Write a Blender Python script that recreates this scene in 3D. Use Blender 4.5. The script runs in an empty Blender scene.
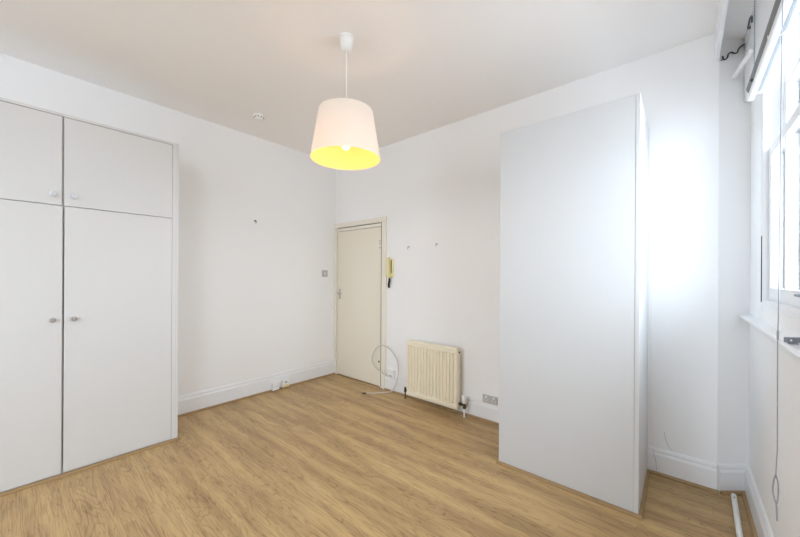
import bpy, bmesh, math, random
from mathutils import Vector, Matrix, Euler
random.seed(4)
sc = bpy.context.scene
COL = sc.collection
PI = math.pi

# ------------------------------------------------------------------ room dimensions (metres)
XL, XR = -3.608, 0.310          # left wall, window wall
YB, YF = 2.855, -3.30           # back wall, wall behind the photographer
H = 2.86                        # ceiling
SX, SY = 0.160, 2.855           # where the back wall turns into the splayed corner
EX, EY = 0.310, 2.985           # where the splay meets the window wall
SD = Vector((EX-SX, EY-SY, 0)).normalized()
SN = Vector((SD.y, -SD.x, 0))   # normal of the splay, into the room

# ------------------------------------------------------------------ materials
def new_mat(name):
    m = bpy.data.materials.new(name); m.use_nodes = True
    nt = m.node_tree; nt.nodes.clear()
    out = nt.nodes.new('ShaderNodeOutputMaterial')
    return m, nt, out
def srgb(r, g, b):
    f = lambda c: (c/255/12.92 if c/255 <= .04045 else ((c/255+.055)/1.055)**2.4)
    return (f(r), f(g), f(b), 1)
def mat(name, rgb, rough=.5, metal=0, var=.03, scale=6, bump=0, bscale=60, spec=.5):
    """painted / plastic / metal surface with a little procedural mottling"""
    m, nt, out = new_mat(name)
    N = nt.nodes.new; L = nt.links.new
    p = N('ShaderNodeBsdfPrincipled'); L(p.outputs[0], out.inputs[0])
    p.inputs['Roughness'].default_value = rough; p.inputs['Metallic'].default_value = metal
    p.inputs['Specular IOR Level'].default_value = spec
    tc = N('ShaderNodeTexCoord'); n = N('ShaderNodeTexNoise'); n.inputs['Scale'].default_value = scale
    n.inputs['Detail'].default_value = 4
    L(tc.outputs['Object'], n.inputs['Vector'])
    mx = N('ShaderNodeMix'); mx.data_type = 'RGBA'
    c = srgb(*rgb)
    mx.inputs[6].default_value = tuple(v*(1-var) for v in c[:3])+(1,)
    mx.inputs[7].default_value = tuple(min(1, v*(1+var)) for v in c[:3])+(1,)
    L(n.outputs[0], mx.inputs[0]); L(mx.outputs[2], p.inputs['Base Color'])
    if bump:
        n2 = N('ShaderNodeTexNoise'); n2.inputs['Scale'].default_value = bscale; n2.inputs['Detail'].default_value = 3
        L(tc.outputs['Object'], n2.inputs['Vector'])
        b = N('ShaderNodeBump'); b.inputs['Strength'].default_value = bump; b.inputs['Distance'].default_value = .004
        L(n2.outputs[0], b.inputs['Height']); L(b.outputs[0], p.inputs['Normal'])
    return m

M = {}
M['wall'] = mat('wall_paint', (243, 242, 241), .75, var=.012, scale=1.5, bump=.18, bscale=14, spec=.2)
M['ceiling'] = mat('ceiling_paint', (247, 245, 243), .85, var=.01, scale=1.2, bump=.1, bscale=10, spec=.15)
M['gloss'] = mat('white_gloss_paint', (236, 236, 236), .35, var=.015, scale=5, bump=.08, bscale=25)
M['ward'] = mat('wardrobe_paint', (216, 214, 211), .45, var=.012, scale=2, bump=.05, bscale=20)
M['cab'] = mat('cabinet_paint', (207, 207, 206), .5, var=.012, scale=2.5, bump=.06, bscale=18)
M['door'] = mat('cream_door_paint', (234, 226, 209), .4, var=.012, scale=3, bump=.05, bscale=20)
M['doorframe'] = mat('cream_frame_paint', (236, 230, 216), .4, var=.015, scale=4)
M['rad'] = mat('radiator_enamel', (240, 231, 208), .35, var=.02, scale=5)
M['plastic'] = mat('white_plastic', (240, 240, 238), .35, var=.01)
M['cream_plastic'] = mat('aged_cream_plastic', (232, 222, 168), .35, var=.02)
M['black'] = mat('black_rubber', (28, 27, 27), .5, var=.1)
M['chrome'] = mat('chrome', (205, 203, 200), .16, 1, var=.02)
M['steel'] = mat('brushed_steel', (176, 173, 170), .42, .75, var=.05, scale=30)
M['plate'] = mat('grey_plate', (188, 185, 182), .45, var=.02)
M['insert'] = mat('grey_insert', (206, 203, 200), .45, var=.02)
M['brass'] = mat('dull_brass', (92, 80, 62), .45, .8, var=.1, scale=30)
M['iron'] = mat('wrought_iron', (78, 82, 88), .5, .6, var=.1, scale=40)
M['greyblind'] = mat('grey_blind_fabric', (128, 131, 133), .8, var=.05, scale=50)
M['pewter'] = mat('pewter_metal', (138, 144, 154), .45, .4, var=.08, scale=40)
M['wire'] = mat('white_cable', (205, 200, 190), .45, var=.02)
M['cordgrey'] = mat('grey_cord', (150, 150, 158), .7, var=.1, scale=60)
M['gap_dark'] = mat('dark_gap', (60, 54, 48), .9, var=.1)  # dark colour painted in for shade in gaps and holes, and small dark fittings
M['stone'] = mat('hairline_crack', (168, 168, 170), .9, var=.1)
M['render'] = mat('street_render', (214, 218, 224), .9, var=.03)

def mat_bead():
    m = mat('oak_beading', (158, 128, 88), .5, var=.18, scale=25)
    return m
M['bead'] = mat_bead()

def mat_floor():
    m, nt, out = new_mat('oak_laminate')
    N = nt.nodes.new; L = nt.links.new
    p = N('ShaderNodeBsdfPrincipled'); L(p.outputs[0], out.inputs[0])
    tc = N('ShaderNodeTexCoord'); sep = N('ShaderNodeSeparateXYZ'); L(tc.outputs['Object'], sep.inputs[0])
    def math_(op, a, b=None, clamp=False):
        n = N('ShaderNodeMath'); n.operation = op; n.use_clamp = clamp
        for i, v in enumerate((a, b)):
            if v is None: continue
            if isinstance(v, (int, float)): n.inputs[i].default_value = v
            else: L(v, n.inputs[i])
        return n.outputs[0]
    W, LEN = .192, 1.285
    yy = math_('DIVIDE', sep.outputs['Y'], W)
    row = math_('FLOOR', yy); fy = math_('FRACT', yy)
    off = math_('FRACT', math_('MULTIPLY', row, .377))
    xx = math_('ADD', math_('DIVIDE', sep.outputs['X'], LEN), off)
    colm = math_('FLOOR', xx); fx = math_('FRACT', xx)
    cb = N('ShaderNodeCombineXYZ'); L(row, cb.inputs[0]); L(colm, cb.inputs[1])
    wn = N('ShaderNodeTexWhiteNoise'); wn.noise_dimensions = '3D'; L(cb.outputs[0], wn.inputs['Vector'])
    rnd = wn.outputs['Value']
    # grain: stretched coordinates, each plank shifted
    cv = N('ShaderNodeCombineXYZ')
    L(math_('ADD', math_('MULTIPLY', sep.outputs['X'], .55), math_('MULTIPLY', rnd, 37.0)), cv.inputs[0])
    L(math_('ADD', math_('MULTIPLY', sep.outputs['Y'], 5.5), math_('MULTIPLY', rnd, 11.0)), cv.inputs[1])
    n1 = N('ShaderNodeTexNoise'); n1.inputs['Scale'].default_value = 1.9; n1.inputs['Detail'].default_value = 3
    n1.inputs['Distortion'].default_value = .5
    L(cv.outputs[0], n1.inputs['Vector'])
    # cathedral rings: contour lines of the soft noise
    rings = math_('FRACT', math_('MULTIPLY', n1.outputs[0], 19.0))
    tri = math_('ABSOLUTE', math_('SUBTRACT', rings, .5))
    ring = N('ShaderNodeMapRange'); ring.inputs[1].default_value = 0; ring.inputs[2].default_value = .17
    ring.inputs[3].default_value = 1; ring.inputs[4].default_value = 0; L(tri, ring.inputs[0])
    # fine pores
    cp = N('ShaderNodeCombineXYZ')
    L(math_('MULTIPLY', sep.outputs['X'], 6.0), cp.inputs[0]); L(math_('MULTIPLY', sep.outputs['Y'], 150.0), cp.inputs[1])
    n2 = N('ShaderNodeTexNoise'); n2.inputs['Scale'].default_value = 1; n2.inputs['Detail'].default_value = 3
    L(cp.outputs[0], n2.inputs['Vector'])
    # broad soft streaks
    cs = N('ShaderNodeCombineXYZ')
    L(math_('ADD', math_('MULTIPLY', sep.outputs['X'], 1.15), math_('MULTIPLY', rnd, .55)), cs.inputs[0])
    L(math_('MULTIPLY', sep.outputs['Y'], 11.0), cs.inputs[1])
    n3 = N('ShaderNodeTexNoise'); n3.inputs['Scale'].default_value = 1.0; n3.inputs['Detail'].default_value = 2
    L(cs.outputs[0], n3.inputs['Vector'])
    base = N('ShaderNodeMix'); base.data_type = 'RGBA'
    base.inputs[6].default_value = srgb(166, 135, 94); base.inputs[7].default_value = srgb(205, 173, 122)
    mr = N('ShaderNodeMapRange'); mr.inputs[1].default_value = .32; mr.inputs[2].default_value = .66; L(n3.outputs[0], mr.inputs[0])
    cm = N('ShaderNodeCombineXYZ')
    L(math_('ADD', math_('MULTIPLY', sep.outputs['X'], 1.8), math_('MULTIPLY', rnd, 23.0)), cm.inputs[0])
    L(math_('MULTIPLY', sep.outputs['Y'], 52.0), cm.inputs[1])
    n4 = N('ShaderNodeTexNoise'); n4.inputs['Scale'].default_value = 1.0; n4.inputs['Detail'].default_value = 3
    L(cm.outputs[0], n4.inputs['Vector'])
    mid = math_('MULTIPLY', math_('SUBTRACT', n4.outputs[0], .5), .4)
    mm = math_('ADD', math_('ADD', math_('MULTIPLY', mr.outputs[0], .80), math_('MULTIPLY', rnd, .05)), math_('ADD', mid, .08), True)
    L(mm, base.inputs[0])
    g = N('ShaderNodeMix'); g.data_type = 'RGBA'; g.blend_type = 'MULTIPLY'
    L(base.outputs[2], g.inputs[6]); g.inputs[7].default_value = (.60, .53, .45, 1)
    rfac = math_('MULTIPLY', ring.outputs[0], math_('MULTIPLY', math_('SUBTRACT', 1.35, mr.outputs[0], True), .85))
    L(rfac, g.inputs[0])
    g2 = N('ShaderNodeMix'); g2.data_type = 'RGBA'; g2.blend_type = 'MULTIPLY'
    L(g.outputs[2], g2.inputs[6]); g2.inputs[7].default_value = (.74, .70, .64, 1)
    mp = N('ShaderNodeMapRange'); mp.inputs[1].default_value = .48; mp.inputs[2].default_value = .62; mp.inputs[4].default_value = .75
    L(n2.outputs[0], mp.inputs[0]); L(mp.outputs[0], g2.inputs[0])
    # joints between boards
    jy = math_('LESS_THAN', fy, .012); jx = math_('LESS_THAN', fx, .0016)
    j = math_('MAXIMUM', jy, jx)
    g3 = N('ShaderNodeMix'); g3.data_type = 'RGBA'; g3.blend_type = 'MULTIPLY'
    L(g2.outputs[2], g3.inputs[6]); g3.inputs[7].default_value = (.5, .42, .34, 1)
    L(math_('MULTIPLY', j, .30), g3.inputs[0])
    L(g3.outputs[2], p.inputs['Base Color'])
    p.inputs['Roughness'].default_value = .38; p.inputs['Specular IOR Level'].default_value = .35
    b = N('ShaderNodeBump'); b.inputs['Strength'].default_value = .15; b.inputs['Distance'].default_value = .002
    L(n2.outputs[0], b.inputs['Height']); L(b.outputs[0], p.inputs['Normal'])
    return m
M['floor'] = mat_floor()

def mat_glass():
    m, nt, out = new_mat('window_glass')
    N = nt.nodes.new; L = nt.links.new
    t = N('ShaderNodeBsdfTransparent'); t.inputs[0].default_value = (.97, .985, 1, 1)
    g = N('ShaderNodeBsdfGlossy'); g.inputs['Roughness'].default_value = .03
    fr = N('ShaderNodeFresnel'); fr.inputs[0].default_value = 1.12
    mx = N('ShaderNodeMixShader'); L(fr.outputs[0], mx.inputs[0]); L(t.outputs[0], mx.inputs[1]); L(g.outputs[0], mx.inputs[2])
    L(mx.outputs[0], out.inputs[0]); return m
M['glass'] = mat_glass()

def mat_crystal():
    m, nt, out = new_mat('clear_crystal')
    N = nt.nodes.new; L = nt.links.new
    p = N('ShaderNodeBsdfPrincipled'); L(p.outputs[0], out.inputs[0])
    p.inputs['Base Color'].default_value = (.93, .94, .98, 1); p.inputs['Roughness'].default_value = .08
    p.inputs['Transmission Weight'].default_value = .35; p.inputs['Coat Weight'].default_value = .6
    return m
M['crystal'] = mat_crystal()

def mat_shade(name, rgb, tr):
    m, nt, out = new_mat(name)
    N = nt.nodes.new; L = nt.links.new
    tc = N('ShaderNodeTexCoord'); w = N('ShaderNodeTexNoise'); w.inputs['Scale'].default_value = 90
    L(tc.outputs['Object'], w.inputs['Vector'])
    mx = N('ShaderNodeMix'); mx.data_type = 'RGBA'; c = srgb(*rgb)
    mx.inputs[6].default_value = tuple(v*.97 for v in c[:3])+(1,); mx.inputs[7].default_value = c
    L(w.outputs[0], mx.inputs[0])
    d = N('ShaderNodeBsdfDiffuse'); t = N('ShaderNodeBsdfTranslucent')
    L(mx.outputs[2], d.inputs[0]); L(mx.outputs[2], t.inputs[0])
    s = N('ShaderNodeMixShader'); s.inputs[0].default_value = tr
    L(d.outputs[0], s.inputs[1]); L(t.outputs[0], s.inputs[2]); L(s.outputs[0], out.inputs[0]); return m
M['shade'] = mat_shade('shade_fabric', (254, 252, 247), .42)
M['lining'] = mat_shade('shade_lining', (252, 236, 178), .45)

def mat_emit(name, col, st):
    m, nt, out = new_mat(name)
    e = nt.nodes.new('ShaderNodeEmission'); e.inputs[0].default_value = col; e.inputs[1].default_value = st
    nt.links.new(e.outputs[0], out.inputs[0]); return m
M['bulb'] = mat_emit('lit_bulb', (1, .80, .30, 1), 3.0)

# ------------------------------------------------------------------ mesh helpers
def bm_box(bm, lo, hi, rot=None, piv=None):
    vs = [bm.verts.new((x, y, z)) for x in (lo[0], hi[0]) for y in (lo[1], hi[1]) for z in (lo[2], hi[2])]
    for f in ((0,1,3,2),(4,6,7,5),(0,4,5,1),(2,3,7,6),(0,2,6,4),(1,5,7,3)):
        bm.faces.new([vs[i] for i in f])
    if rot is not None:
        bmesh.ops.rotate(bm, verts=vs, cent=piv or Vector((0,0,0)), matrix=rot)
    return vs
def box(lo, hi): 
    bm = bmesh.new(); bm_box(bm, lo, hi); return bm
def boxes(*bs):
    bm = bmesh.new()
    for lo, hi in bs: bm_box(bm, lo, hi)
    return bm
def prism(bm, pts, dirv, length_from, length_to, xa, ya, org=Vector((0,0,0))):
    """profile pts (a,b) in axes xa, ya, swept along dirv"""
    r0 = [bm.verts.new(org+xa*a+ya*b+dirv*length_from) for a, b in pts]
    r1 = [bm.verts.new(org+xa*a+ya*b+dirv*length_to) for a, b in pts]
    n = len(pts)
    for i in range(n):
        bm.faces.new((r0[i], r0[(i+1) % n], r1[(i+1) % n], r1[i]))
    bm.faces.new(r0[::-1]); bm.faces.new(r1)
def lathe(bm, prof, segs=32, org=(0,0,0), axis='Z', caps=True):
    """prof = [(r, h)...] around an axis; closed at the ends when r = 0"""
    o = Vector(org); rings = []
    for r, h_ in prof:
        ring = []
        for i in range(segs):
            a = 2*PI*i/segs
            if axis == 'Z': v = Vector((r*math.cos(a), r*math.sin(a), h_))
            elif axis == 'Y': v = Vector((r*math.cos(a), h_, r*math.sin(a)))
            else: v = Vector((h_, r*math.cos(a), r*math.sin(a)))
            ring.append(bm.verts.new(o+v))
        rings.append(ring)
    for a, b in zip(rings, rings[1:]):
        for i in range(segs):
            bm.faces.new((a[i], a[(i+1) % segs], b[(i+1) % segs], b[i]))
    if caps:
        bm.faces.new(rings[0][::-1]); bm.faces.new(rings[-1])
def tube(bm, pts, r, segs=8):
    pts = [Vector(p) for p in pts]; prev = None; up = None
    for i, p in enumerate(pts):
        t = (pts[min(i+1, len(pts)-1)]-pts[max(i-1, 0)]).normalized()
        if up is None:
            up = t.orthogonal().normalized()
        up = (up - t*up.dot(t)).normalized(); sd = t.cross(up)
        rr = r[i] if isinstance(r, (list, tuple)) else r
        ring = [bm.verts.new(p+(up*math.cos(2*PI*k/segs)+sd*math.sin(2*PI*k/segs))*rr) for k in range(segs)]
        if prev:
            for k in range(segs): bm.faces.new((prev[k], prev[(k+1) % segs], ring[(k+1) % segs], ring[k]))
        else: bm.faces.new(ring[::-1])
        prev = ring
    bm.faces.new(prev)
def smooth_path(pts, n=6):
    pts = [Vector(p) for p in pts]; out = []
    P = [pts[0]*2-pts[1]]+pts+[pts[-1]*2-pts[-2]]
    for i in range(1, len(P)-2):
        for k in range(n):
            t = k/n
            a, b, c, d = P[i-1], P[i], P[i+1], P[i+2]
            out.append(.5*((2*b)+(c-a)*t+(2*a-5*b+4*c-d)*t*t+(3*b-a-3*c+d)*t**3))
    out.append(pts[-1]); return out
def obj(name, bm, m, parent=None, bevel=0, smooth=False, loc=None, seg=2):
    bmesh.ops.recalc_face_normals(bm, faces=bm.faces[:])
    me = bpy.data.meshes.new(name); 
    c = Vector((0,0,0))
    if loc is not None:
        c = Vector(loc); bmesh.ops.translate(bm, verts=bm.verts[:], vec=-c)
    bm.to_mesh(me); bm.free()
    me.materials.append(M[m])
    o = bpy.data.objects.new(name, me); COL.objects.link(o)
    if parent is not None:
        o.parent = parent; o.location = c-Vector(parent.get('base', (0,0,0)))
    else: o.location = c
    if smooth:
        for f in me.polygons: f.use_smooth = True
        me.set_sharp_from_angle(angle=math.radians(40))
    if bevel:
        b = o.modifiers.new('bevel', 'BEVEL'); b.width = bevel; b.segments = seg; b.limit_method = 'ANGLE'
        b.angle_limit = math.radians(40); b.harden_normals = False
    return o
# every mesh is written in room coordinates; children get the offset of their parent's base
def thing(name, label, cat, loc=(0,0,0), group=None):
    o = bpy.data.objects.new(name, None); COL.objects.link(o); o.empty_display_size = .1
    o.location = loc; o['label'] = label; o['category'] = cat; 
    if group: o['group'] = group
    return o
def part(name, bm, m, parent, **k):
    """a child whose mesh was written in room coordinates"""
    base = Vector(parent.location); q = parent.parent
    while q is not None: base += Vector(q.location); q = q.parent
    bmesh.ops.translate(bm, verts=bm.verts[:], vec=-base)
    o = obj(name, bm, m, None, **k); o.parent = parent
    return o
def tag(o, label, cat, group=None):
    o['label'] = label; o['category'] = cat
    if group: o['group'] = group
    return o
def struct(name, bm, m, **k):
    o = obj(name, bm, m, **k); o['kind'] = 'structure'; return o
def struct_root(name, loc=(0,0,0)):
    o = bpy.data.objects.new(name, None); COL.objects.link(o); o.location = loc; o['kind'] = 'structure'; return o
V = Vector

# ================================================================== THE SETTING
T = .14
struct('floor', box((XL-T, YF-T, -.10), (XR+.16, EY+.20, 0)), 'floor')
struct('ceiling', box((XL-T, YF-T, H), (XR+.16, EY+.20, H+.12)), 'ceiling')
struct('wall_left', box((XL-T, YF-T, 0), (XL, YB+T, H)), 'wall')
# back wall around the door opening
DX0, DX1, DZ = -3.562, -2.712, 1.965
struct('wall_back', boxes(((XL, YB, 0), (DX0, YB+T, DZ)), ((XL, YB, DZ), (DX1, YB+T, H)),
                          ((DX1, YB, 0), (SX, YB+T, H))), 'wall')
bm = bmesh.new(); prism(bm, [(SX, SY), (EX, EY), (EX, EY+.16), (SX, EY+.16)], V((0,0,1)), 0, H, V((1,0,0)), V((0,1,0)))
struct('wall_corner', bm, 'wall')
# window wall with two openings, rear wall with one plus one added for light
WZ0, WZ1 = 1.205, 2.70
W1 = (1.175, 2.560); W2 = (-2.40, -1.015)
def wall_with_openings(lo, hi, u_axis, ops, t0, t1):
    bs = []; cur = lo
    def b(u0, u1, z0, z1):
        if u_axis == 'y': bs.append(((t0, u0, z0), (t1, u1, z1)))
        else: bs.append(((u0, t0, z0), (u1, t1, z1)))
    for (a, c) in ops:
        b(cur, a, 0, H); b(a, c, 0, WZ0); b(a, c, WZ1, H); cur = c
    b(cur, hi, 0, H); return boxes(*bs)
struct('wall_right', wall_with_openings(YF-T, EY+.16, 'y', [W2, W1], XR, XR+.15), 'wall')
W3 = (-3.20, -1.815); W4 = (-1.50, -.115)
struct('wall_rear', wall_with_openings(XL, XR, 'x', [W3, W4], YF-T, YF), 'wall')

# dropped soffit over the window bay, pelmet board and lintel board
struct('trim_1', box((.162, YF, 2.812), (XR, EY, H)), 'ceiling')
bm = bmesh.new(); bm_box(bm, (.138, YF, 2.682), (.160, YB, H))
struct('trim_2', bm, 'gloss', bevel=.003)
struct('trim_3', box((.278, .0, 2.42), (XR, EY-.030, 2.812)), 'gloss', bevel=.004)

# skirting boards: moulded profile, (distance from wall, height)
SK = [(0,0), (.020,0), (.020,.128), (.017,.136), (.013,.142), (.013,.156), (.007,.168), (0,.172)]
BD = [(.0,0), (.018,0), (.017,.008), (.012,.014), (.0,.018)]
def skirt(name, a, b, n, prof=SK, m='gloss'):
    a, b = V((*a, 0)), V((*b, 0)); d = (b-a).normalized(); n = V((*n, 0))
    bm = bmesh.new(); prism(bm, prof, d, 0, (b-a).length, n, V((0,0,1)), a)
    return struct(name, bm, m)
CABX0, CABX1, CABY = -1.000, -.187, 2.257
WY1 = .870; WXF = -3.102
skirt('baseboard_left', (XL, WY1), (XL, YB), (1, 0), [(a, h_*1.10) for a, h_ in SK])
skirt('baseboard_back', (DX1+.062, YB), (CABX0, YB), (0, -1))
skirt('baseboard_alcove', (CABX1, YB), (SX-.003, YB), (0, -1))
skirt('baseboard_corner', (SX, SY), (EX-.004, EY-.004), (SN.x, SN.y))
skirt('baseboard_right', (XR, EY-.022), (XR, YF), (-1, 0), [(a*1.05, h_) for a, h_ in SK])
skirt('baseboard_rear', (XL, YF), (XR-.022, YF), (0, 1))
# wooden quarter-round beading along the floor
def bead(name, a, b, n): return skirt(name, a, b, n, BD, 'bead')
bead('trim_4', (XL+.020, WY1), (XL+.020, YB), (1, 0))
bead('trim_5', (DX1+.062, YB-.020), (CABX0, YB-.020), (0, -1))
bead('trim_6', (CABX1+.018, YB-.020), (SX+.008, YB-.020), (0, -1))
bead('trim_7', (SX+SN.x*.02, SY+SN.y*.02), (EX-.016+SN.x*.02, EY-.016+SN.y*.02), (SN.x, SN.y))
bead('trim_8', (CABX0-.012, CABY), (CABX1+.018, CABY), (0, -1))
bead('trim_9', (CABX1, CABY), (CABX1, YB-.020), (1, 0))
bead('trim_10', (WXF, -.42), (WXF, WY1), (1, 0))
bead('trim_11', (WXF+.018, WY1), (XL+.020, WY1), (0, 1))
bead('trim_12', (XR-.021, EY-.05), (XR-.021, YF), (-1, 0))

# hairline cracks and the painted-over pipe chase in the alcove behind the cabinet
bm = bmesh.new()
tube(bm, smooth_path([(-.099,YB,.289), (-.093,YB,.26), (-.089,YB,.232), (-.068,YB,.190), (-.055,YB,.178)], 4), .0012, 6)
c = struct('trim_13', bm, 'stone')
bm = bmesh.new()
tube(bm, [(-.176,YB+.002,1.9), (-.172,YB+.002,.9), (-.165,YB+.002,.5), (-.150,YB+.002,.172)], .0035, 8)
struct('trim_14', bm, 'wall')
bm = bmesh.new()
tube(bm, [(-.158,YB-.020,.165), (-.142,YB-.021,.09), (-.136,YB-.021,.03)], .0012, 6)
struct('trim_15', bm, 'stone')

# ------------------------------------------------------------------ door_1
d = struct_root('door_1', (-3.13, YB, 0))
lf = -3.556; rt = -2.746; sy = YB-.004
part('door_leaf', box((lf, sy, .012), (rt, sy+.040, 1.916)), 'door', d, bevel=.002)
part('door_frame', boxes(((rt+.003, YB-.006, 0), (DX1, YB+.12, DZ)), ((DX0, YB-.006, 1.921), (rt+.003, YB+.12, DZ)),
     ((DX0, YB+.038, 0), (lf+.010, YB+.12, 1.921)), ((DX0-.0, YB+.036, 1.90), (rt+.003, YB+.06, 1.921)), ((rt-.012, YB+.038, 0), (rt+.003, YB+.06, 1.921))), 'doorframe', d)
def casing_bm():
    bm = bmesh.new()
    pr = [(0, .0), (0, .016), (.006, .020), (.040, .014), (.050, .018), (.060, .016), (.060, 0)]
    # right jamb casing with its head, swept from the opening outward
    prism(bm, [(a, b) for a, b in pr], V((0,0,1)), 0, DZ+.0018, V((1,0,0)), V((0,-1,0)), V((DX1+.002, YB, 0)))
    prism(bm, [(a, b) for a, b in pr], V((1,0,0)), XL+.002-DX1, .060, V((0,0,1)), V((0,-1,0)), V((DX1+.002, YB, DZ+.002)))
    prism(bm, [(0,0), (0,.016), (.03,.018), (.044,.012), (.044,0)], V((0,0,1)), 0, DZ, V((-1,0,0)), V((0,-1,0)), V((DX0, YB, 0)))
    return bm
part('shadow_strip', boxes(((lf+.02, sy+.012, 1.9165), (rt-.03, sy+.030, 1.9205)), ((DX0+.02, YB-.0075, DZ-.007), (DX1-.020, YB-.006, DZ-.001)), ((DX1-.026, YB-.0075, .02), (DX1-.020, YB-.006, DZ-.007))), 'gap_dark', d)  # dark strips stand in for the shadow lines around frame and leaf
part('architrave', casing_bm(), 'doorframe', d)
hd = part('door_handle', box((-3.520, sy-.006, 1.02), (-3.485, sy, 1.15)), 'chrome', d, bevel=.002)
bm = bmesh.new(); tube(bm, smooth_path([(-3.503,sy-.004,1.095), (-3.503,sy-.04,1.095), (-3.490,sy-.048,1.094), (-3.41,sy-.048,1.090)], 5), .008, 10)
part('lever', bm, 'chrome', hd, smooth=True)
for z in (1.745, 1.712, 1.665):
    bm = bmesh.new(); lathe(bm, [(.0001,-.002), (.0065,-.002), (.0065,0)], 12, (-2.762, sy, z), 'Y'); part('screw_hole', bm, 'gap_dark', d)
bm = bmesh.new(); lathe(bm, [(.0001,-.006), (.010,-.006), (.012,0)], 16, (-2.765, sy, .305), 'Y'); part('latch_knob', bm, 'brass', d)
bm = bmesh.new(); bm_box(bm, (DX0-.05, YB+.125, 0), (DX1+.05, YB+.139, DZ+.05)); part('door_backing', bm, 'door', d)  # unseen panel added to stop outside light leaking past the door

# ------------------------------------------------------------------ sash windows
def sash_window(name, u0, u1, mapf, sill_u, loc):
    """u along the wall, w outward from the wall face, z up"""
    root = struct_root(name, loc)
    def mb(*bs):
        bm = bmesh.new()
        for (a0, a1, w0, w1, z0, z1) in bs:
            p, q = mapf(a0, w0, z0), mapf(a1, w1, z1)
            lo = tuple(min(i, j) for i, j in zip(p, q)); hi = tuple(max(i, j) for i, j in zip(p, q))
            bm_box(bm, lo, hi)
        return bm
    e = .006
    part('window_frame', mb((u0, u0+e, 0, .15, WZ0, WZ1), (u1-e, u1, 0, .15, WZ0, WZ1), (u0+e, u1-e, 0, .15, WZ1-.02, WZ1),
         (u0+e, u1-e, .0, .15, WZ0, WZ0+.012), (u0+e, u0+.020, .0, .014, WZ0+.012, WZ1-.02), (u1-.011, u1-e, .0, .014, WZ0+.012, WZ1-.02),
         (u1-.014, u1-e, .062, .069, WZ0+.012, WZ1-.02), (u0+e, u0+.014, .062, .069, WZ0+.012, WZ1-.02)), 'gloss', root)
    bp = -.004
    part('casing', mb((u0-.055, u0-.002, bp, 0, WZ0-.10, WZ1+.0), (u1+.002, u1+.055, bp, 0, WZ0-.10, WZ1+.0),
         (u0-.002, u1+.002, bp, 0, WZ0-.022, WZ0-.002), (u0-.002, u1+.002, bp, 0, WZ1-.0, WZ1+.045)), 'gloss', root, bevel=.002)
    a0, a1 = u0+.014, u1-.012
    bars = [a0+(a1-a0)*k/3 for k in (1, 2)]
    bars = [u0+.575, u0+1.030]
    def sash(nm, w0, w1, z0, z1, bot, top, hbars):
        st = .048
        bs = [(a0, a0+st, w0, w1, z0, z1), (a1-st, a1, w0, w1, z0, z1), (a0+st, a1-st, w0, w1, z0, z0+bot), (a0+st, a1-st, w0, w1, z1-top, z1)]
        for u in bars: bs.append((u-.010, u+.010, w0+.002, w1-.002, z0+bot, z1-top))
        for z in hbars:
            cuts = [a0+st]+bars+[a1-st]
            for i in range(3): bs.append((cuts[i]+(.010 if i else 0), cuts[i+1]-(.010 if i < 2 else 0), w0+.003, w1-.003, z-.010, z+.010))
        s = part(nm, mb(*bs), 'gloss', root, bevel=.0025)
        wm = (w0+w1)/2+.006
        part('window_pane', mb((a0+st, a1-st, wm-.002, wm+.002, z0+bot, z1-top)), 'glass', s)
        return s
    ls = sash('lower_sash', .022, .060, WZ0+.013, 2.000, .062, .045, [])
    sash('upper_sash', .071, .109, 1.960, WZ1-.021, .045, .055, [2.30])
    return root, mb, ls
fx = lambda u, w, z: (XR+w, u, z)
w1, mb1, ls1 = sash_window('window_1', W1[0], W1[1], fx, None, (XR, 1.98, 0))
w2, mb2, ls2 = sash_window('window_2', W2[0], W2[1], fx, None, (XR, -1.70, 0))
fr = lambda u, w, z: (u, YF-w, z)
for nm, ww in (('window_3', W3), ('added_window_4', W4)): sash_window(nm, ww[0], ww[1], fr, None, (sum(ww)/2, YF, 0))  # second one is out of view, added for more light from behind
# long rounded sill board under the window wall's windows
bm = bmesh.new()
prism(bm, [(0,0), (.038,0), (.044,.004), (.047,.0125), (.044,.021), (.038,.025), (0,.025)], V((0,-1,0)), 0, EY-.035+2.6, V((-1,0,0)), V((0,0,1)), V((XR, EY-.035, 1.078)))
struct('trim_16', bm, 'gloss', smooth=False)
struct('trim_17', box((XR-.007, 1.20, 1.030), (XR, EY-.04, 1.077)), 'gloss', bevel=.002)
bm = bmesh.new(); prism(bm, [(0,0), (.06,0), (.066,.012), (.06,.025), (0,.025)], V((1,0,0)), W3[0]-.08, W4[1]+.08, V((0,1,0)), V((0,0,1)), V((0, YF, 1.078)))
struct('trim_18', bm, 'gloss')
part('sash_gap_shade', box((XR-.0038, W1[1]+.0002, WZ0-.015), (XR-.0003, W1[1]+.0018, 1.55)), 'gap_dark', w1)  # dark strip stands in for the shade between casing and frame
# sash lift on the lower rail
bm = bmesh.new()
tube(bm, smooth_path([(XR+.022, 1.835, 1.268), (XR-.002, 1.835, 1.268), (XR-.006, 1.822, 1.268), (XR-.006, 1.76, 1.268), (XR-.002, 1.745, 1.268), (XR+.022, 1.745, 1.268)], 4), .005, 8)
part('sash_lift', bm, 'pewter', ls1, smooth=True)

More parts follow.
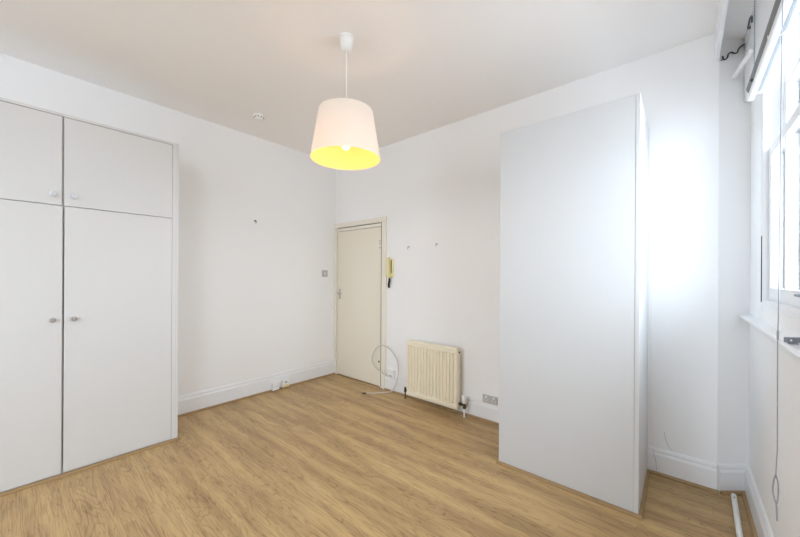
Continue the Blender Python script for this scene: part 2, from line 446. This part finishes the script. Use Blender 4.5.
# ================================================================== FITTED WARDROBE
w = thing('wardrobe', 'tall white fitted wardrobe with two upper and two lower doors on the left wall', 'wardrobe', (XL, .22, 0))
WT = 2.385; WY0 = -.42; CD = .022    # carcass and doors
cx0, cx1 = XL+.001, WXF-.020
part('carcass', boxes(((cx0, WY0, .0), (cx1, WY0+.018, WT)), ((cx0, WY1-.018, .0), (cx1+.020, WY1, WT)), ((cx0, WY0+.018, WT-.018), (cx1+.018, WY1-.018, WT)),
     ((cx0, WY0+.018, .0), (cx1, WY1-.018, .06)), ((cx0, WY0+.018, .06), (cx0+.006, WY1-.018, WT-.018)), ((cx0+.006, .200, .06), (cx1, .218, WT-.018)),
     ((cx0+.006, WY0+.018, 1.765), (cx1, .200, 1.783)), ((cx0+.006, .218, 1.765), (cx1, WY1-.018, 1.783)),
     ((cx1, .8262, .0), (cx1+.0195, WY1-.018, WT-.018))), 'ward', w, bevel=.001)
def knob_bm(y, z, crystal):
    bm = bmesh.new()
    if crystal: lathe(bm, [(.006,0), (.006,.010), (.016,.016), (.019,.022), (.017,.029), (.010,.032), (.0001,.032)], 10, (WXF, y, z), 'X')
    else: lathe(bm, [(.012,0), (.012,.003), (.006,.006), (.006,.014), (.014,.018), (.016,.024), (.013,.029), (.0001,.030)], 20, (WXF, y, z), 'X')
    return bm
for nm, y0, y1, z0, z1, ky, kz in (('door', WY0+.002, .2105, .022, 1.776, .167, 1.032), ('door', .2205, .8245, .022, 1.776, .266, 1.032),
                       ('door', WY0+.002, .2075, 1.781, WT-.022, .167, 1.847), ('door', .2175, .8245, 1.781, WT-.022, .264, 1.847)):
    dd = part(nm, box((cx1+.001, y0, z0), (WXF, y1, z1)), 'ward', w, bevel=.0015)
    kn = part('knob', knob_bm(ky, kz, kz > 1.5), 'crystal' if kz > 1.5 else 'chrome', dd, smooth=kz < 1.5)
    kn['label'] = 'clear crystal knob' if kz > 1.5 else 'round chrome knob'
bm = bmesh.new()
for (y, s_) in ((.735, .012), (.79, .010)): part('filler_chip', box((WXF-.06, y, WT), (WXF-.045, y+s_*1.6, WT+s_*.6)), 'ward', w)

# ================================================================== TALL WHITE CABINET
CZ = 2.352
c = thing('tall_cabinet', 'tall plain white boxed cupboard standing out from the back wall near the window', 'cupboard', (-.59, 2.55, 0))
part('front_panel', box((CABX0, CABY+.002, .004), (CABX1-.022, CABY+.020, CZ)), 'cab', c, bevel=.002)
part('side_panel', box((CABX1-.0215, CABY, .004), (CABX1, YB-.001, CZ)), 'cab', c, bevel=.0025)
part('side_panel', box((CABX0, CABY+.0205, .004), (CABX0+.018, YB-.001, CZ)), 'cab', c, bevel=.001)
part('top_panel', box((CABX0+.0185, CABY+.0205, CZ-.020), (CABX1-.022, YB-.001, CZ-.002)), 'cab', c)

# ================================================================== PENDANT LAMP
LX, LY = -1.655, 1.390
p = thing('pendant_lamp', 'lit white drum pendant lamp with yellow glowing inside hanging from the ceiling', 'lamp', (LX, LY, H))
bm = bmesh.new(); lathe(bm, [(.046,0), (.046,-.010), (.040,-.016), (.038,-.055), (.034,-.074), (.020,-.086), (.007,-.089)], 28, (LX, LY, H))
part('ceiling_rose', bm, 'plastic', p, smooth=True)
bm = bmesh.new(); tube(bm, [(LX, LY, H-.086), (LX, LY, 2.335)], .0035, 8); part('flex', bm, 'plastic', p)
bm = bmesh.new(); lathe(bm, [(.008,2.345), (.016,2.335), (.018,2.29), (.021,2.285), (.021,2.245), (.015,2.240)], 20, (LX, LY, 0)); 
part('lampholder', bm, 'plastic', p, smooth=True)
R0, R1, ZB, ZT = .222, .173, 2.078, 2.380
def shade_bm(dr, t, z0, z1, segs=64):
    bm = bmesh.new()
    def rr(z): return R0+(R1-R0)*(z-ZB)/(ZT-ZB)+dr
    lathe(bm, [(rr(z0), z0), (rr(z1), z1), (rr(z1)-t, z1), (rr(z0)-t, z0), (rr(z0), z0)], segs, (LX, LY, 0), caps=False)
    bmesh.ops.remove_doubles(bm, verts=bm.verts[:], dist=1e-6)
    return bm
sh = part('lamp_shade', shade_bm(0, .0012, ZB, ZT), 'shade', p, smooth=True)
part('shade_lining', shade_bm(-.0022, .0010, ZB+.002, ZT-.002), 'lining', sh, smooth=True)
bm = bmesh.new()
lathe(bm, [(.022,2.246), (.026,2.246), (.026,2.243), (.022,2.243)], 24, (LX, LY, 0))
for k in range(3):
    a = 2*PI*k/3+.5; tube(bm, [(LX+.024*math.cos(a), LY+.024*math.sin(a), 2.2445), (LX+.10*math.cos(a), LY+.10*math.sin(a), 2.2445), (LX+.168*math.cos(a), LY+.168*math.sin(a), 2.372)], .0016, 6)
part('shade_carrier', bm, 'plastic', p)
bm = bmesh.new(); lathe(bm, [(.013,2.240), (.014,2.225), (.024,2.200), (.030,2.178), (.029,2.160), (.020,2.142), (.008,2.135), (.0001,2.134)], 24, (LX, LY, 0))
part('bulb', bm, 'bulb', p, smooth=True)

# ================================================================== RADIATOR
r = thing('radiator', 'cream ribbed panel radiator on the back wall between door and white cupboard', 'radiator', (-1.92, 2.80, 0))
rx0, rx1, ry, rz0, rz1 = -2.252, -1.632, 2.742, .055, .640
def rad_panel():
    bm = bmesh.new(); n = 15; pitch = (rx1-rx0-.030)/n; prof = [(rx0, .012), (rx0+.004, .002), (rx0+.015, 0)]
    for i in range(n):
        x = rx0+.015+i*pitch
        prof += [(x+pitch*.16, .0), (x+pitch*.30, .015), (x+pitch*.70, .015), (x+pitch*.84, 0)]
    prof += [(rx1-.015, 0), (rx1-.004, .002), (rx1, .012)]
    zs = [(rz0, None), (rz0+.018, 0), (rz0+.045, 0), (rz0+.060, 1), (rz1-.062, 1), (rz1-.046, 0), (rz1-.008, 0), (rz1, None)]
    rows = []
    for z, k in zs:
        row = []
        for x, dpt in prof:
            edge = x in (rx0, rx1) 
            dd_ = dpt
            if k == 0 and not edge: dd_ = 0.0 if dpt > .010 and rx0+.004 < x < rx1-.004 else dpt
            if k is None: dd_ = .010
            row.append(bm.verts.new((x, ry+dd_, z)))
        rows.append(row)
    for a, b in zip(rows, rows[1:]):
        for i in range(len(a)-1): bm.faces.new((a[i], a[i+1], b[i+1], b[i]))
    # back shell
    b0 = [bm.verts.new((x, ry+.020, z)) for x, z in ((rx0, rz0), (rx1, rz0), (rx1, rz1), (rx0, rz1))]
    bm.faces.new(b0)
    bm.faces.new([b0[0]]+rows[0]+[b0[1]]); bm.faces.new([b0[3]]+rows[-1]+[b0[2]])
    bm.faces.new([b0[0]]+[q[0] for q in rows]+[b0[3]]); bm.faces.new([b0[1]]+[q[-1] for q in rows]+[b0[2]])
    return bm
part('front_panel', rad_panel(), 'rad', r)
part('convector', boxes(*[((rx0+.03+i*.030, ry+.021, rz0+.04), (rx0+.032+i*.030, ry+.045, rz1-.04)) for i in range(19)]), 'rad', r)
part('back_panel', box((rx0+.004, ry+.045, rz0+.01), (rx1-.004, ry+.056, rz1-.01)), 'rad', r, bevel=.003)
part('top_cover', box((rx0+.006, ry+.012, rz1-.004), (rx1-.006, ry+.054, rz1+.004)), 'rad', r, bevel=.003)
part('side_cover', box((rx1-.001, ry+.014, rz0+.03), (rx1+.003, ry+.054, rz1)), 'rad', r, bevel=.001)
for bx in (rx0+.12, rx1-.12): part('bracket', box((bx, ry+.056, .14), (bx+.03, YB-.001, .60)), 'rad', r)
# left lockshield valve and tail
bm = bmesh.new(); y = ry+.030
tube(bm, [(rx0+.002, y, .095), (rx0-.040, y, .095)], .009, 12)
lathe(bm, [(.013,.074), (.014,.088), (.013,.106), (.010,.116), (.009,.126), (.0001,.127)], 14, (rx0-.040, y, 0))
part('lockshield_valve', bm, 'brass', r, smooth=True)
bm = bmesh.new(); tube(bm, [(rx0-.040, y, .078), (rx0-.040, y, .0)], .0075, 12); part('pipe', bm, 'brass', r, smooth=True)
# right thermostatic valve
vx = rx1+.064
bm = bmesh.new(); tube(bm, [(rx1-.002, y, .115), (vx, y, .115)], .010, 12)
lathe(bm, [(.013,.082), (.0175,.088), (.0175,.104), (.014,.108), (.014,.132)], 8, (vx, y, 0)); tube(bm, [(rx1+.012, y, .115), (rx1+.032, y, .115)], .016, 8)
tv = part('valve_body', bm, 'brass', r)
bm = bmesh.new(); lathe(bm, [(.015,.132), (.018,.138), (.021,.142), (.021,.190), (.018,.198), (.0001,.200)], 20, (vx, y, 0))
part('valve_head', bm, 'plastic', tv, smooth=True)
bm = bmesh.new(); tube(bm, [(vx, y, .084), (vx, y, .0)], .0085, 12); part('pipe', bm, 'plastic', r, smooth=True)
bm = bmesh.new(); tube(bm, [(rx1+.001, y, rz1-.035), (rx1+.012, y, rz1-.035)], .008, 8); part('bleed_valve', bm, 'gap_dark', r)

# ================================================================== SMALL WALL FITTINGS
def screws(par, pts, m='steel'):
    for q, ax in pts:
        bm = bmesh.new(); lathe(bm, [(.0001,-.0012), (.003,-.001), (.0035,0)] if ax == 'Y' else [(.0035,0), (.003,.001), (.0001,.0012)], 10, q, ax); part('screw', bm, m, par)
# double socket, right of the radiator
s = thing('double_socket', 'grey metal double power socket above the skirting right of the radiator', 'socket', (-1.345, YB, .195))
part('face_plate', box((-1.420, YB-.010, .148), (-1.274, YB, .236)), 'plate', s, bevel=.003)
for cx in (-1.383, -1.311):
    bm = boxes(((cx-.020, YB-.0125, .168), (cx+.020, YB-.0100, .206)))
    so = part('socket_outlet', bm, 'insert', s, bevel=.001)
    part('pin_holes', boxes(((cx-.003, YB-.0130, .192), (cx+.003, YB-.0125, .202)), ((cx-.013, YB-.0130, .175), (cx-.006, YB-.0125, .180)), ((cx+.006, YB-.0130, .175), (cx+.013, YB-.0125, .180))), 'black', so)
    part('rocker_switch', box((cx-.006, YB-.015, .212), (cx+.006, YB-.010, .228)), 'plastic', s, bevel=.001)
# white outlet with the aerial cable, between door and radiator
s = thing('aerial_outlet', 'small white outlet box on the skirting top between door and radiator', 'socket', (-2.53, YB, .21))
part('back_box', box((-2.600, YB-.040, .174), (-2.505, YB, .254)), 'plastic', s, bevel=.004)
part('outlet_slot', box((-2.572, YB-.0415, .182), (-2.530, YB-.040, .188)), 'black', s)
# cable ring
bm = bmesh.new()
ring = [(-2.600,2.818,.172), (-2.605,2.81,.08), (-2.66,2.80,.13)]
path = [(-2.59,2.807,.178), (-2.66,2.806,.197), (-2.77,2.806,.238), (-2.832,2.800,.322), (-2.800,2.798,.420), (-2.730,2.796,.495), (-2.646,2.795,.523), (-2.528,2.795,.487),
        (-2.445,2.795,.411), (-2.414,2.794,.330), (-2.418,2.792,.200), (-2.465,2.790,.080), (-2.52,2.785,.018), (-2.60,2.72,.006), (-2.66,2.64,.006), (-2.72,2.595,.006)]
tube(bm, smooth_path(path, 8), .0060, 10)
cb = thing('cable', 'loose white cable looped in a ring against the door edge, its end on the floor', 'cable', (-2.6, 2.78, 0))
part('cable_loop', bm, 'wire', cb, smooth=True)
bm = bmesh.new(); tube(bm, [(-2.716,2.598,.0065), (-2.750,2.568,.0065)], .0062, 10); part('plug', bm, 'black', cb)
# light switch on left wall
s = thing('light_switch', 'small square grey light switch on the left wall beside the door', 'switch', (XL, 2.68, 1.355))
part('face_plate', box((XL, 2.637, 1.312), (XL+.008, 2.723, 1.398)), 'plate', s, bevel=.002)
part('rocker', box((XL+.008, 2.674, 1.340), (XL+.012, 2.686, 1.370)), 'plastic', s, bevel=.001)
# two boxes on the left skirting
s = thing('phone_socket', 'white telephone box on the left skirting, nearer the wardrobe', 'socket', (XL, 1.97, .03), group=None)
part('box_body', box((XL+.0385, 1.925, .012), (XL+.062, 2.008, .098)), 'plastic', s, bevel=.004)
part('cover_line', box((XL+.062, 1.932, .052), (XL+.0628, 2.001, .0545)), 'stone', s)
part('back_plate', box((XL+.0205, 1.935, .020), (XL+.0385, 1.998, .090)), 'plastic', s)
s = thing('phone_socket', 'yellowed white telephone box on the left skirting, nearer the door', 'socket', (XL, 2.09, .03))
part('box_body', box((XL+.0385, 2.045, .020), (XL+.064, 2.136, .106)), 'plastic', s, bevel=.004)
part('cover_flap', box((XL+.064, 2.055, .024), (XL+.070, 2.126, .052)), 'cream_plastic', s, bevel=.002)
part('port', box((XL+.064, 2.075, .066), (XL+.0655, 2.105, .084)), 'stone', s)
part('back_plate', box((XL+.0205, 2.055, .030), (XL+.0385, 2.126, .096)), 'plastic', s)
# intercom handset
s = thing('intercom_handset', 'cream door-entry telephone on the wall right of the door', 'telephone', (-2.575, YB, 1.42))
part('base_plate', box((-2.622, YB-.022, 1.315), (-2.538, YB, 1.522)), 'cream_plastic', s, bevel=.006)
bm = bmesh.new()
prism(bm, [(0,1.305), (0,1.365), (.012,1.385), (.012,1.475), (0,1.495), (0,1.545), (.030,1.545), (.040,1.52), (.036,1.43), (.040,1.34), (.030,1.305)], V((1,0,0)), -2.606, -2.570, V((0,-1,0)), V((0,0,1)), V((0, YB-.022, 0)))
part('handset', bm, 'cream_plastic', s, bevel=.005)
part('recess', box((-2.564, YB-.0235, 1.36), (-2.554, YB-.021, 1.515)), 'black', s)
bm = bmesh.new(); hp = []
for i in range(120):
    a = i/119*2*PI*12; z = 1.312-.118*(i/119); sw = .006*math.sin(i/119*PI*2)
    hp.append((-2.592+sw+.0095*math.cos(a), YB-.024+.0095*math.sin(a), z))
tube(bm, hp, .0042, 6); cc = part('coiled_cord', bm, 'black', s, smooth=True); cc['label'] = 'black coiled cord'
# hooks
def hook(base, nrm, label, col='steel', group=None):
    s = thing('wall_hook', label, 'hook', base, group)
    b, n = V(base), V(nrm); bm = bmesh.new()
    ax = 'X' if abs(n.x) > .5 else 'Y'; sg = 1 if ax == 'X' else -1
    lathe(bm, [(.009,0), (.009,.004*sg), (.006,.006*sg), (.0001,.007*sg)], 14, base, ax); part('hook_plate', bm, col, s, smooth=True)
    bm = bmesh.new(); tube(bm, smooth_path([b+n*.004, b+n*.022, b+n*.030+V((0,0,-.010)), b+n*.026+V((0,0,-.024)), b+n*.014+V((0,0,-.026))], 4), .0032, 8); part('hook_arm', bm, col, s, smooth=True)
hook((-2.317, YB, 1.652), (0,-1,0), 'tiny screw hook on the back wall just right of the intercom handset')
hook((-1.944, YB, 1.662), (0,-1,0), 'tiny screw hook on the back wall above the radiator, nearer the white cupboard')
hook((XL, 1.741, 1.930), (1,0,0), 'small brass hook high on the bare left wall', 'brass')
# smoke detector
s = thing('smoke_detector', 'small round white smoke detector on the ceiling left of the lamp', 'smoke detector', (-3.10, 1.53, H))
bm = bmesh.new(); lathe(bm, [(.050,H), (.050,H-.012), (.046,H-.016)], 32, (-3.10, 1.53, 0)); part('base_ring', bm, 'plastic', s, smooth=True)
bm = bmesh.new(); lathe(bm, [(.040,H-.016), (.040,H-.030), (.034,H-.040), (.018,H-.045), (.0001,H-.046)], 32, (-3.10, 1.53, 0)); bd = part('sensor_cap', bm, 'plastic', s, smooth=True)
bm = bmesh.new()
for k in range(10):
    a = 2*PI*k/10; x, yy = -3.10+.0395*math.cos(a), 1.53+.0395*math.sin(a)
    bm_box(bm, (x-.004, yy-.004, H-.028), (x+.004, yy+.004, H-.020))
part('vents', bm, 'gap_dark', bd)

# ================================================================== THINGS AT THE WINDOW
# roller blind on a white batten
s = thing('roller_blind', 'rolled-up grey blind with white batten and pull cord across the window', 'blind', (.24, 1.6, 2.20))
by0, by1 = .55, 2.275
part('batten', box((.224, by0, 2.166), (.246, by1, 2.190)), 'gloss', s, bevel=.003)
bm = bmesh.new(); lathe(bm, [(.0001,by0+.01), (.028,by0+.012), (.028,by1-.022), (.0001,by1-.020)], 24, (.247, 0, 2.219), 'Y'); part('rolled_fabric', bm, 'greyblind', s, smooth=True)
for yy in (by1-.012, 1.765, by0):
    bm = box((.224, yy, 2.191), (XR-.033, yy+.005, 2.250))
    part('blind_bracket', bm, 'gloss', s)
bm = bmesh.new(); lathe(bm, [(.0001,2.092), (.005,2.093), (.005,2.100), (.0001,2.101)], 10, (.2205, 0, 2.192), 'Y'); part('bolt', bm, 'gap_dark', s)
bm = bmesh.new()
tube(bm, [(.222,1.503,2.168), (.2197,1.503,1.98), (.2195,1.510,1.60), (.2195,1.528,1.20), (.219,1.532,1.13), (.2195,1.532,.80), (.217,1.535,.72)], .0014, 6)
tube(bm, smooth_path([(.217,1.535,.722), (.2130,1.537,.70), (.2110,1.536,.672), (.2145,1.533,.645), (.218,1.531,.632), (.219,1.527,.585)], 4), .0019, 6)
tube(bm, smooth_path([(.217,1.535,.722), (.2215,1.537,.70), (.2225,1.536,.672), (.2205,1.533,.645), (.218,1.531,.632)], 4), .0017, 6)
lathe(bm, [(.0001,1.135), (.0024,1.142), (.0028,1.155), (.0024,1.168), (.0001,1.172)], 8, (.2193, 1.531, 0))
cd = part('pull_cord', bm, 'cordgrey', s); cd['label'] = 'thin grey pull cord with knots'
# bead chain on the lintel board
bm = bmesh.new()
for i in range(34):
    z = 2.80-.0115*i; bmesh.ops.create_uvsphere(bm, u_segments=6, v_segments=4, radius=.0030, matrix=Matrix.Translation((.272, 2.505, z)))
tube(bm, [(.272, 2.505, 2.803), (.272, 2.505, 2.42)], .0008, 4)
bc = part('bead_chain', bm, 'pewter', s, smooth=True)
# wrought-iron curtain bracket on the splayed corner
def on_splay(x, y, z, off): q = V((x, y, z)); dd_ = (q-V((SX, SY, z))).dot(SD); return V((SX, SY, z))+SD*dd_+SN*off
pts = [(.168,2.859,2.700), (.172,2.862,2.682), (.180,2.869,2.679), (.190,2.878,2.690), (.195,2.883,2.712), (.208,2.894,2.724), (.222,2.906,2.718), (.236,2.918,2.722), (.242,2.924,2.742), (.252,2.932,2.758), (.275,2.952,2.778), (.298,2.972,2.794)]
bm = bmesh.new(); tube(bm, smooth_path([on_splay(*q, .012) for q in pts], 6), .0042, 8)
s = thing('curtain_bracket', 'wavy dark iron bracket on the splayed wall beside the window', 'bracket', tuple(on_splay(.23, 2.915, 2.70, 0)))
part('scroll_bar', bm, 'iron', s, smooth=True)
for q in (pts[1], pts[-2]):
    bm = bmesh.new(); tube(bm, [on_splay(*q, 0), on_splay(*q, .012)], .004, 8); part('fixing_stud', bm, 'iron', s)
bm = bmesh.new(); tube(bm, smooth_path([(.277,2.715,2.745), (.268,2.70,2.742), (.266,2.66,2.735), (.267,2.62,2.748), (.268,2.575,2.735), (.268,2.555,2.715), (.270,2.575,2.700)], 5), .0042, 8)
lathe(bm, [(.008,.2785), (.008,.274), (.0001,.273)], 10, (0, 2.70, 2.742), 'X')
tag(obj('curtain_hook', bm, 'iron', smooth=True, loc=(.272,2.64,2.74)), 'curled dark iron hook on the white board above the window', 'hook')
# white batten arm running from the splay to the blind
bm = bmesh.new(); prism(bm, [(-.008,-.011), (.008,-.011), (.008,.011), (-.008,.011)], V((.035, -.42, -.060)).normalized(), .0, .40, V((1,0,0)), V((0,0,1)), V((.226, 2.888, 2.565)))
tag(obj('curtain_batten', bm, 'gloss', bevel=.003, loc=(.24, 2.7, 2.55)), 'white wooden batten slanting from the splayed wall towards the window head', 'batten')
# metal stay lying on the sill
s = thing('window_stay', 'grey metal window stay lying on the white sill', 'window stay', (.28, 1.75, 1.103))
bm = bmesh.new(); q0, q1 = V((.266, 1.728, 0)), V((.304, 1.760, 0)); dd_ = (q1-q0).normalized(); nn = V((-dd_.y, dd_.x, 0))
prism(bm, [(-.008, 1.108), (.008, 1.108), (.008, 1.126), (-.008, 1.126)], dd_, 0, (q1-q0).length, nn, V((0,0,1)), q0); part('stay_bar', bm, 'pewter', s, bevel=.002)
part('stay_base', box((.272, 1.735, 1.103), (.296, 1.765, 1.108)), 'pewter', s, bevel=.001)
bm = bmesh.new(); q = q0+dd_*.008-nn*.0081+V((0,0,1.117)); tube(bm, [q, q-nn*.0008], .004, 10); part('peg_hole', bm, 'plastic', s)
# white tube on the floor
s = thing('plastic_tube', 'slim white plastic tube lying on the floor below the window', 'tube', (.22, 2.3, 0))
a, b = V((.232, 2.825, .0135)), V((.205, 1.85, .0135)); dd_ = (b-a).normalized()
bm = bmesh.new(); tube(bm, [a, b], .0130, 18); part('tube_body', bm, 'plastic', s, smooth=True)
bm = bmesh.new(); tube(bm, [a-dd_*.014, a+dd_*.004], .0134, 18); part('end_cap', bm, 'plastic', s, smooth=True)
bm = bmesh.new(); q = a+dd_*.035+V((0,0,.0128)); tube(bm, [q, q+V((0,0,.0010))], .004, 10); part('screw_hole', bm, 'gap_dark', s)

# ================================================================== CAMERA
YAW, ROLL = math.radians(40.592), math.radians(.304)
fw = V((-math.sin(YAW), math.cos(YAW), 0)); rg = V((math.cos(YAW), math.sin(YAW), 0)); up = V((0,0,1))
rg2 = rg*math.cos(ROLL)+up*math.sin(ROLL); up2 = up*math.cos(ROLL)-rg*math.sin(ROLL)
cam = bpy.data.cameras.new('camera'); co = bpy.data.objects.new('camera', cam); COL.objects.link(co)
co.matrix_world = Matrix(((rg2.x, up2.x, -fw.x, 0), (rg2.y, up2.y, -fw.y, 0), (rg2.z, up2.z, -fw.z, 1.33), (0,0,0,1)))
cam.sensor_fit = 'HORIZONTAL'; cam.sensor_width = 36; cam.lens = 331.75*36/800; cam.shift_y = (275.88-268.5)/800
cam.clip_start = .02; sc.camera = co

# ================================================================== LIGHT
wd = bpy.data.worlds.new('sky'); sc.world = wd; wd.use_nodes = True
bg = wd.node_tree.nodes['Background']; bg.inputs[1].default_value = 9.4
wn = wd.node_tree; tc = wn.nodes.new('ShaderNodeTexCoord'); sp = wn.nodes.new('ShaderNodeSeparateXYZ'); wn.links.new(tc.outputs['Generated'], sp.inputs[0])
cr = wn.nodes.new('ShaderNodeValToRGB'); mrw = wn.nodes.new('ShaderNodeMapRange'); mrw.inputs[1].default_value = -1; mrw.inputs[2].default_value = 1
wn.links.new(sp.outputs['Z'], mrw.inputs[0]); wn.links.new(mrw.outputs[0], cr.inputs[0]); wn.links.new(cr.outputs[0], bg.inputs[0])
els = cr.color_ramp.elements                      # pale street below, white overcast sky above
els[0].position = .30; els[0].color = (.40, .43, .47, 1); els[1].position = .56; els[1].color = (.755, .875, 1.0, 1)
e_ = els.new(.47); e_.color = (.50, .55, .61, 1); e_ = els.new(.75); e_.color = (.77, .885, 1.0, 1)
def portal(loc, rot, sx, sy):
    l = bpy.data.lights.new('sky_portal', 'AREA'); l.shape = 'RECTANGLE'; l.size = sx; l.size_y = sy
    l.cycles.is_portal = True
    o = bpy.data.objects.new('sky_portal', l); COL.objects.link(o); o.location = loc; o.rotation_euler = rot
for wy in (W1, W2): portal((XR+.155, sum(wy)/2, (WZ0+WZ1)/2), (0, PI/2, 0), WZ1-WZ0, wy[1]-wy[0])
for ww in (W3, W4): portal((sum(ww)/2, YF-.145, (WZ0+WZ1)/2), (PI/2, 0, 0), ww[1]-ww[0], WZ1-WZ0)
l = bpy.data.lights.new('bulb_light', 'POINT'); l.energy = 2.7; l.color = (1, .60, .33); l.shadow_soft_size = .03
o = bpy.data.objects.new('bulb_light', l); COL.objects.link(o); o.location = (LX, LY, 2.115)

sc.view_settings.view_transform = 'Standard'; sc.view_settings.look = 'None'; sc.view_settings.gamma = 1
sc.view_settings.use_curve_mapping = False; sc.view_settings.exposure = 0.22
sc.cycles.max_bounces = 16; sc.cycles.diffuse_bounces = 10; sc.cycles.transparent_max_bounces = 16
sc.cycles.use_denoising = True; sc.cycles.sample_clamp_indirect = 8
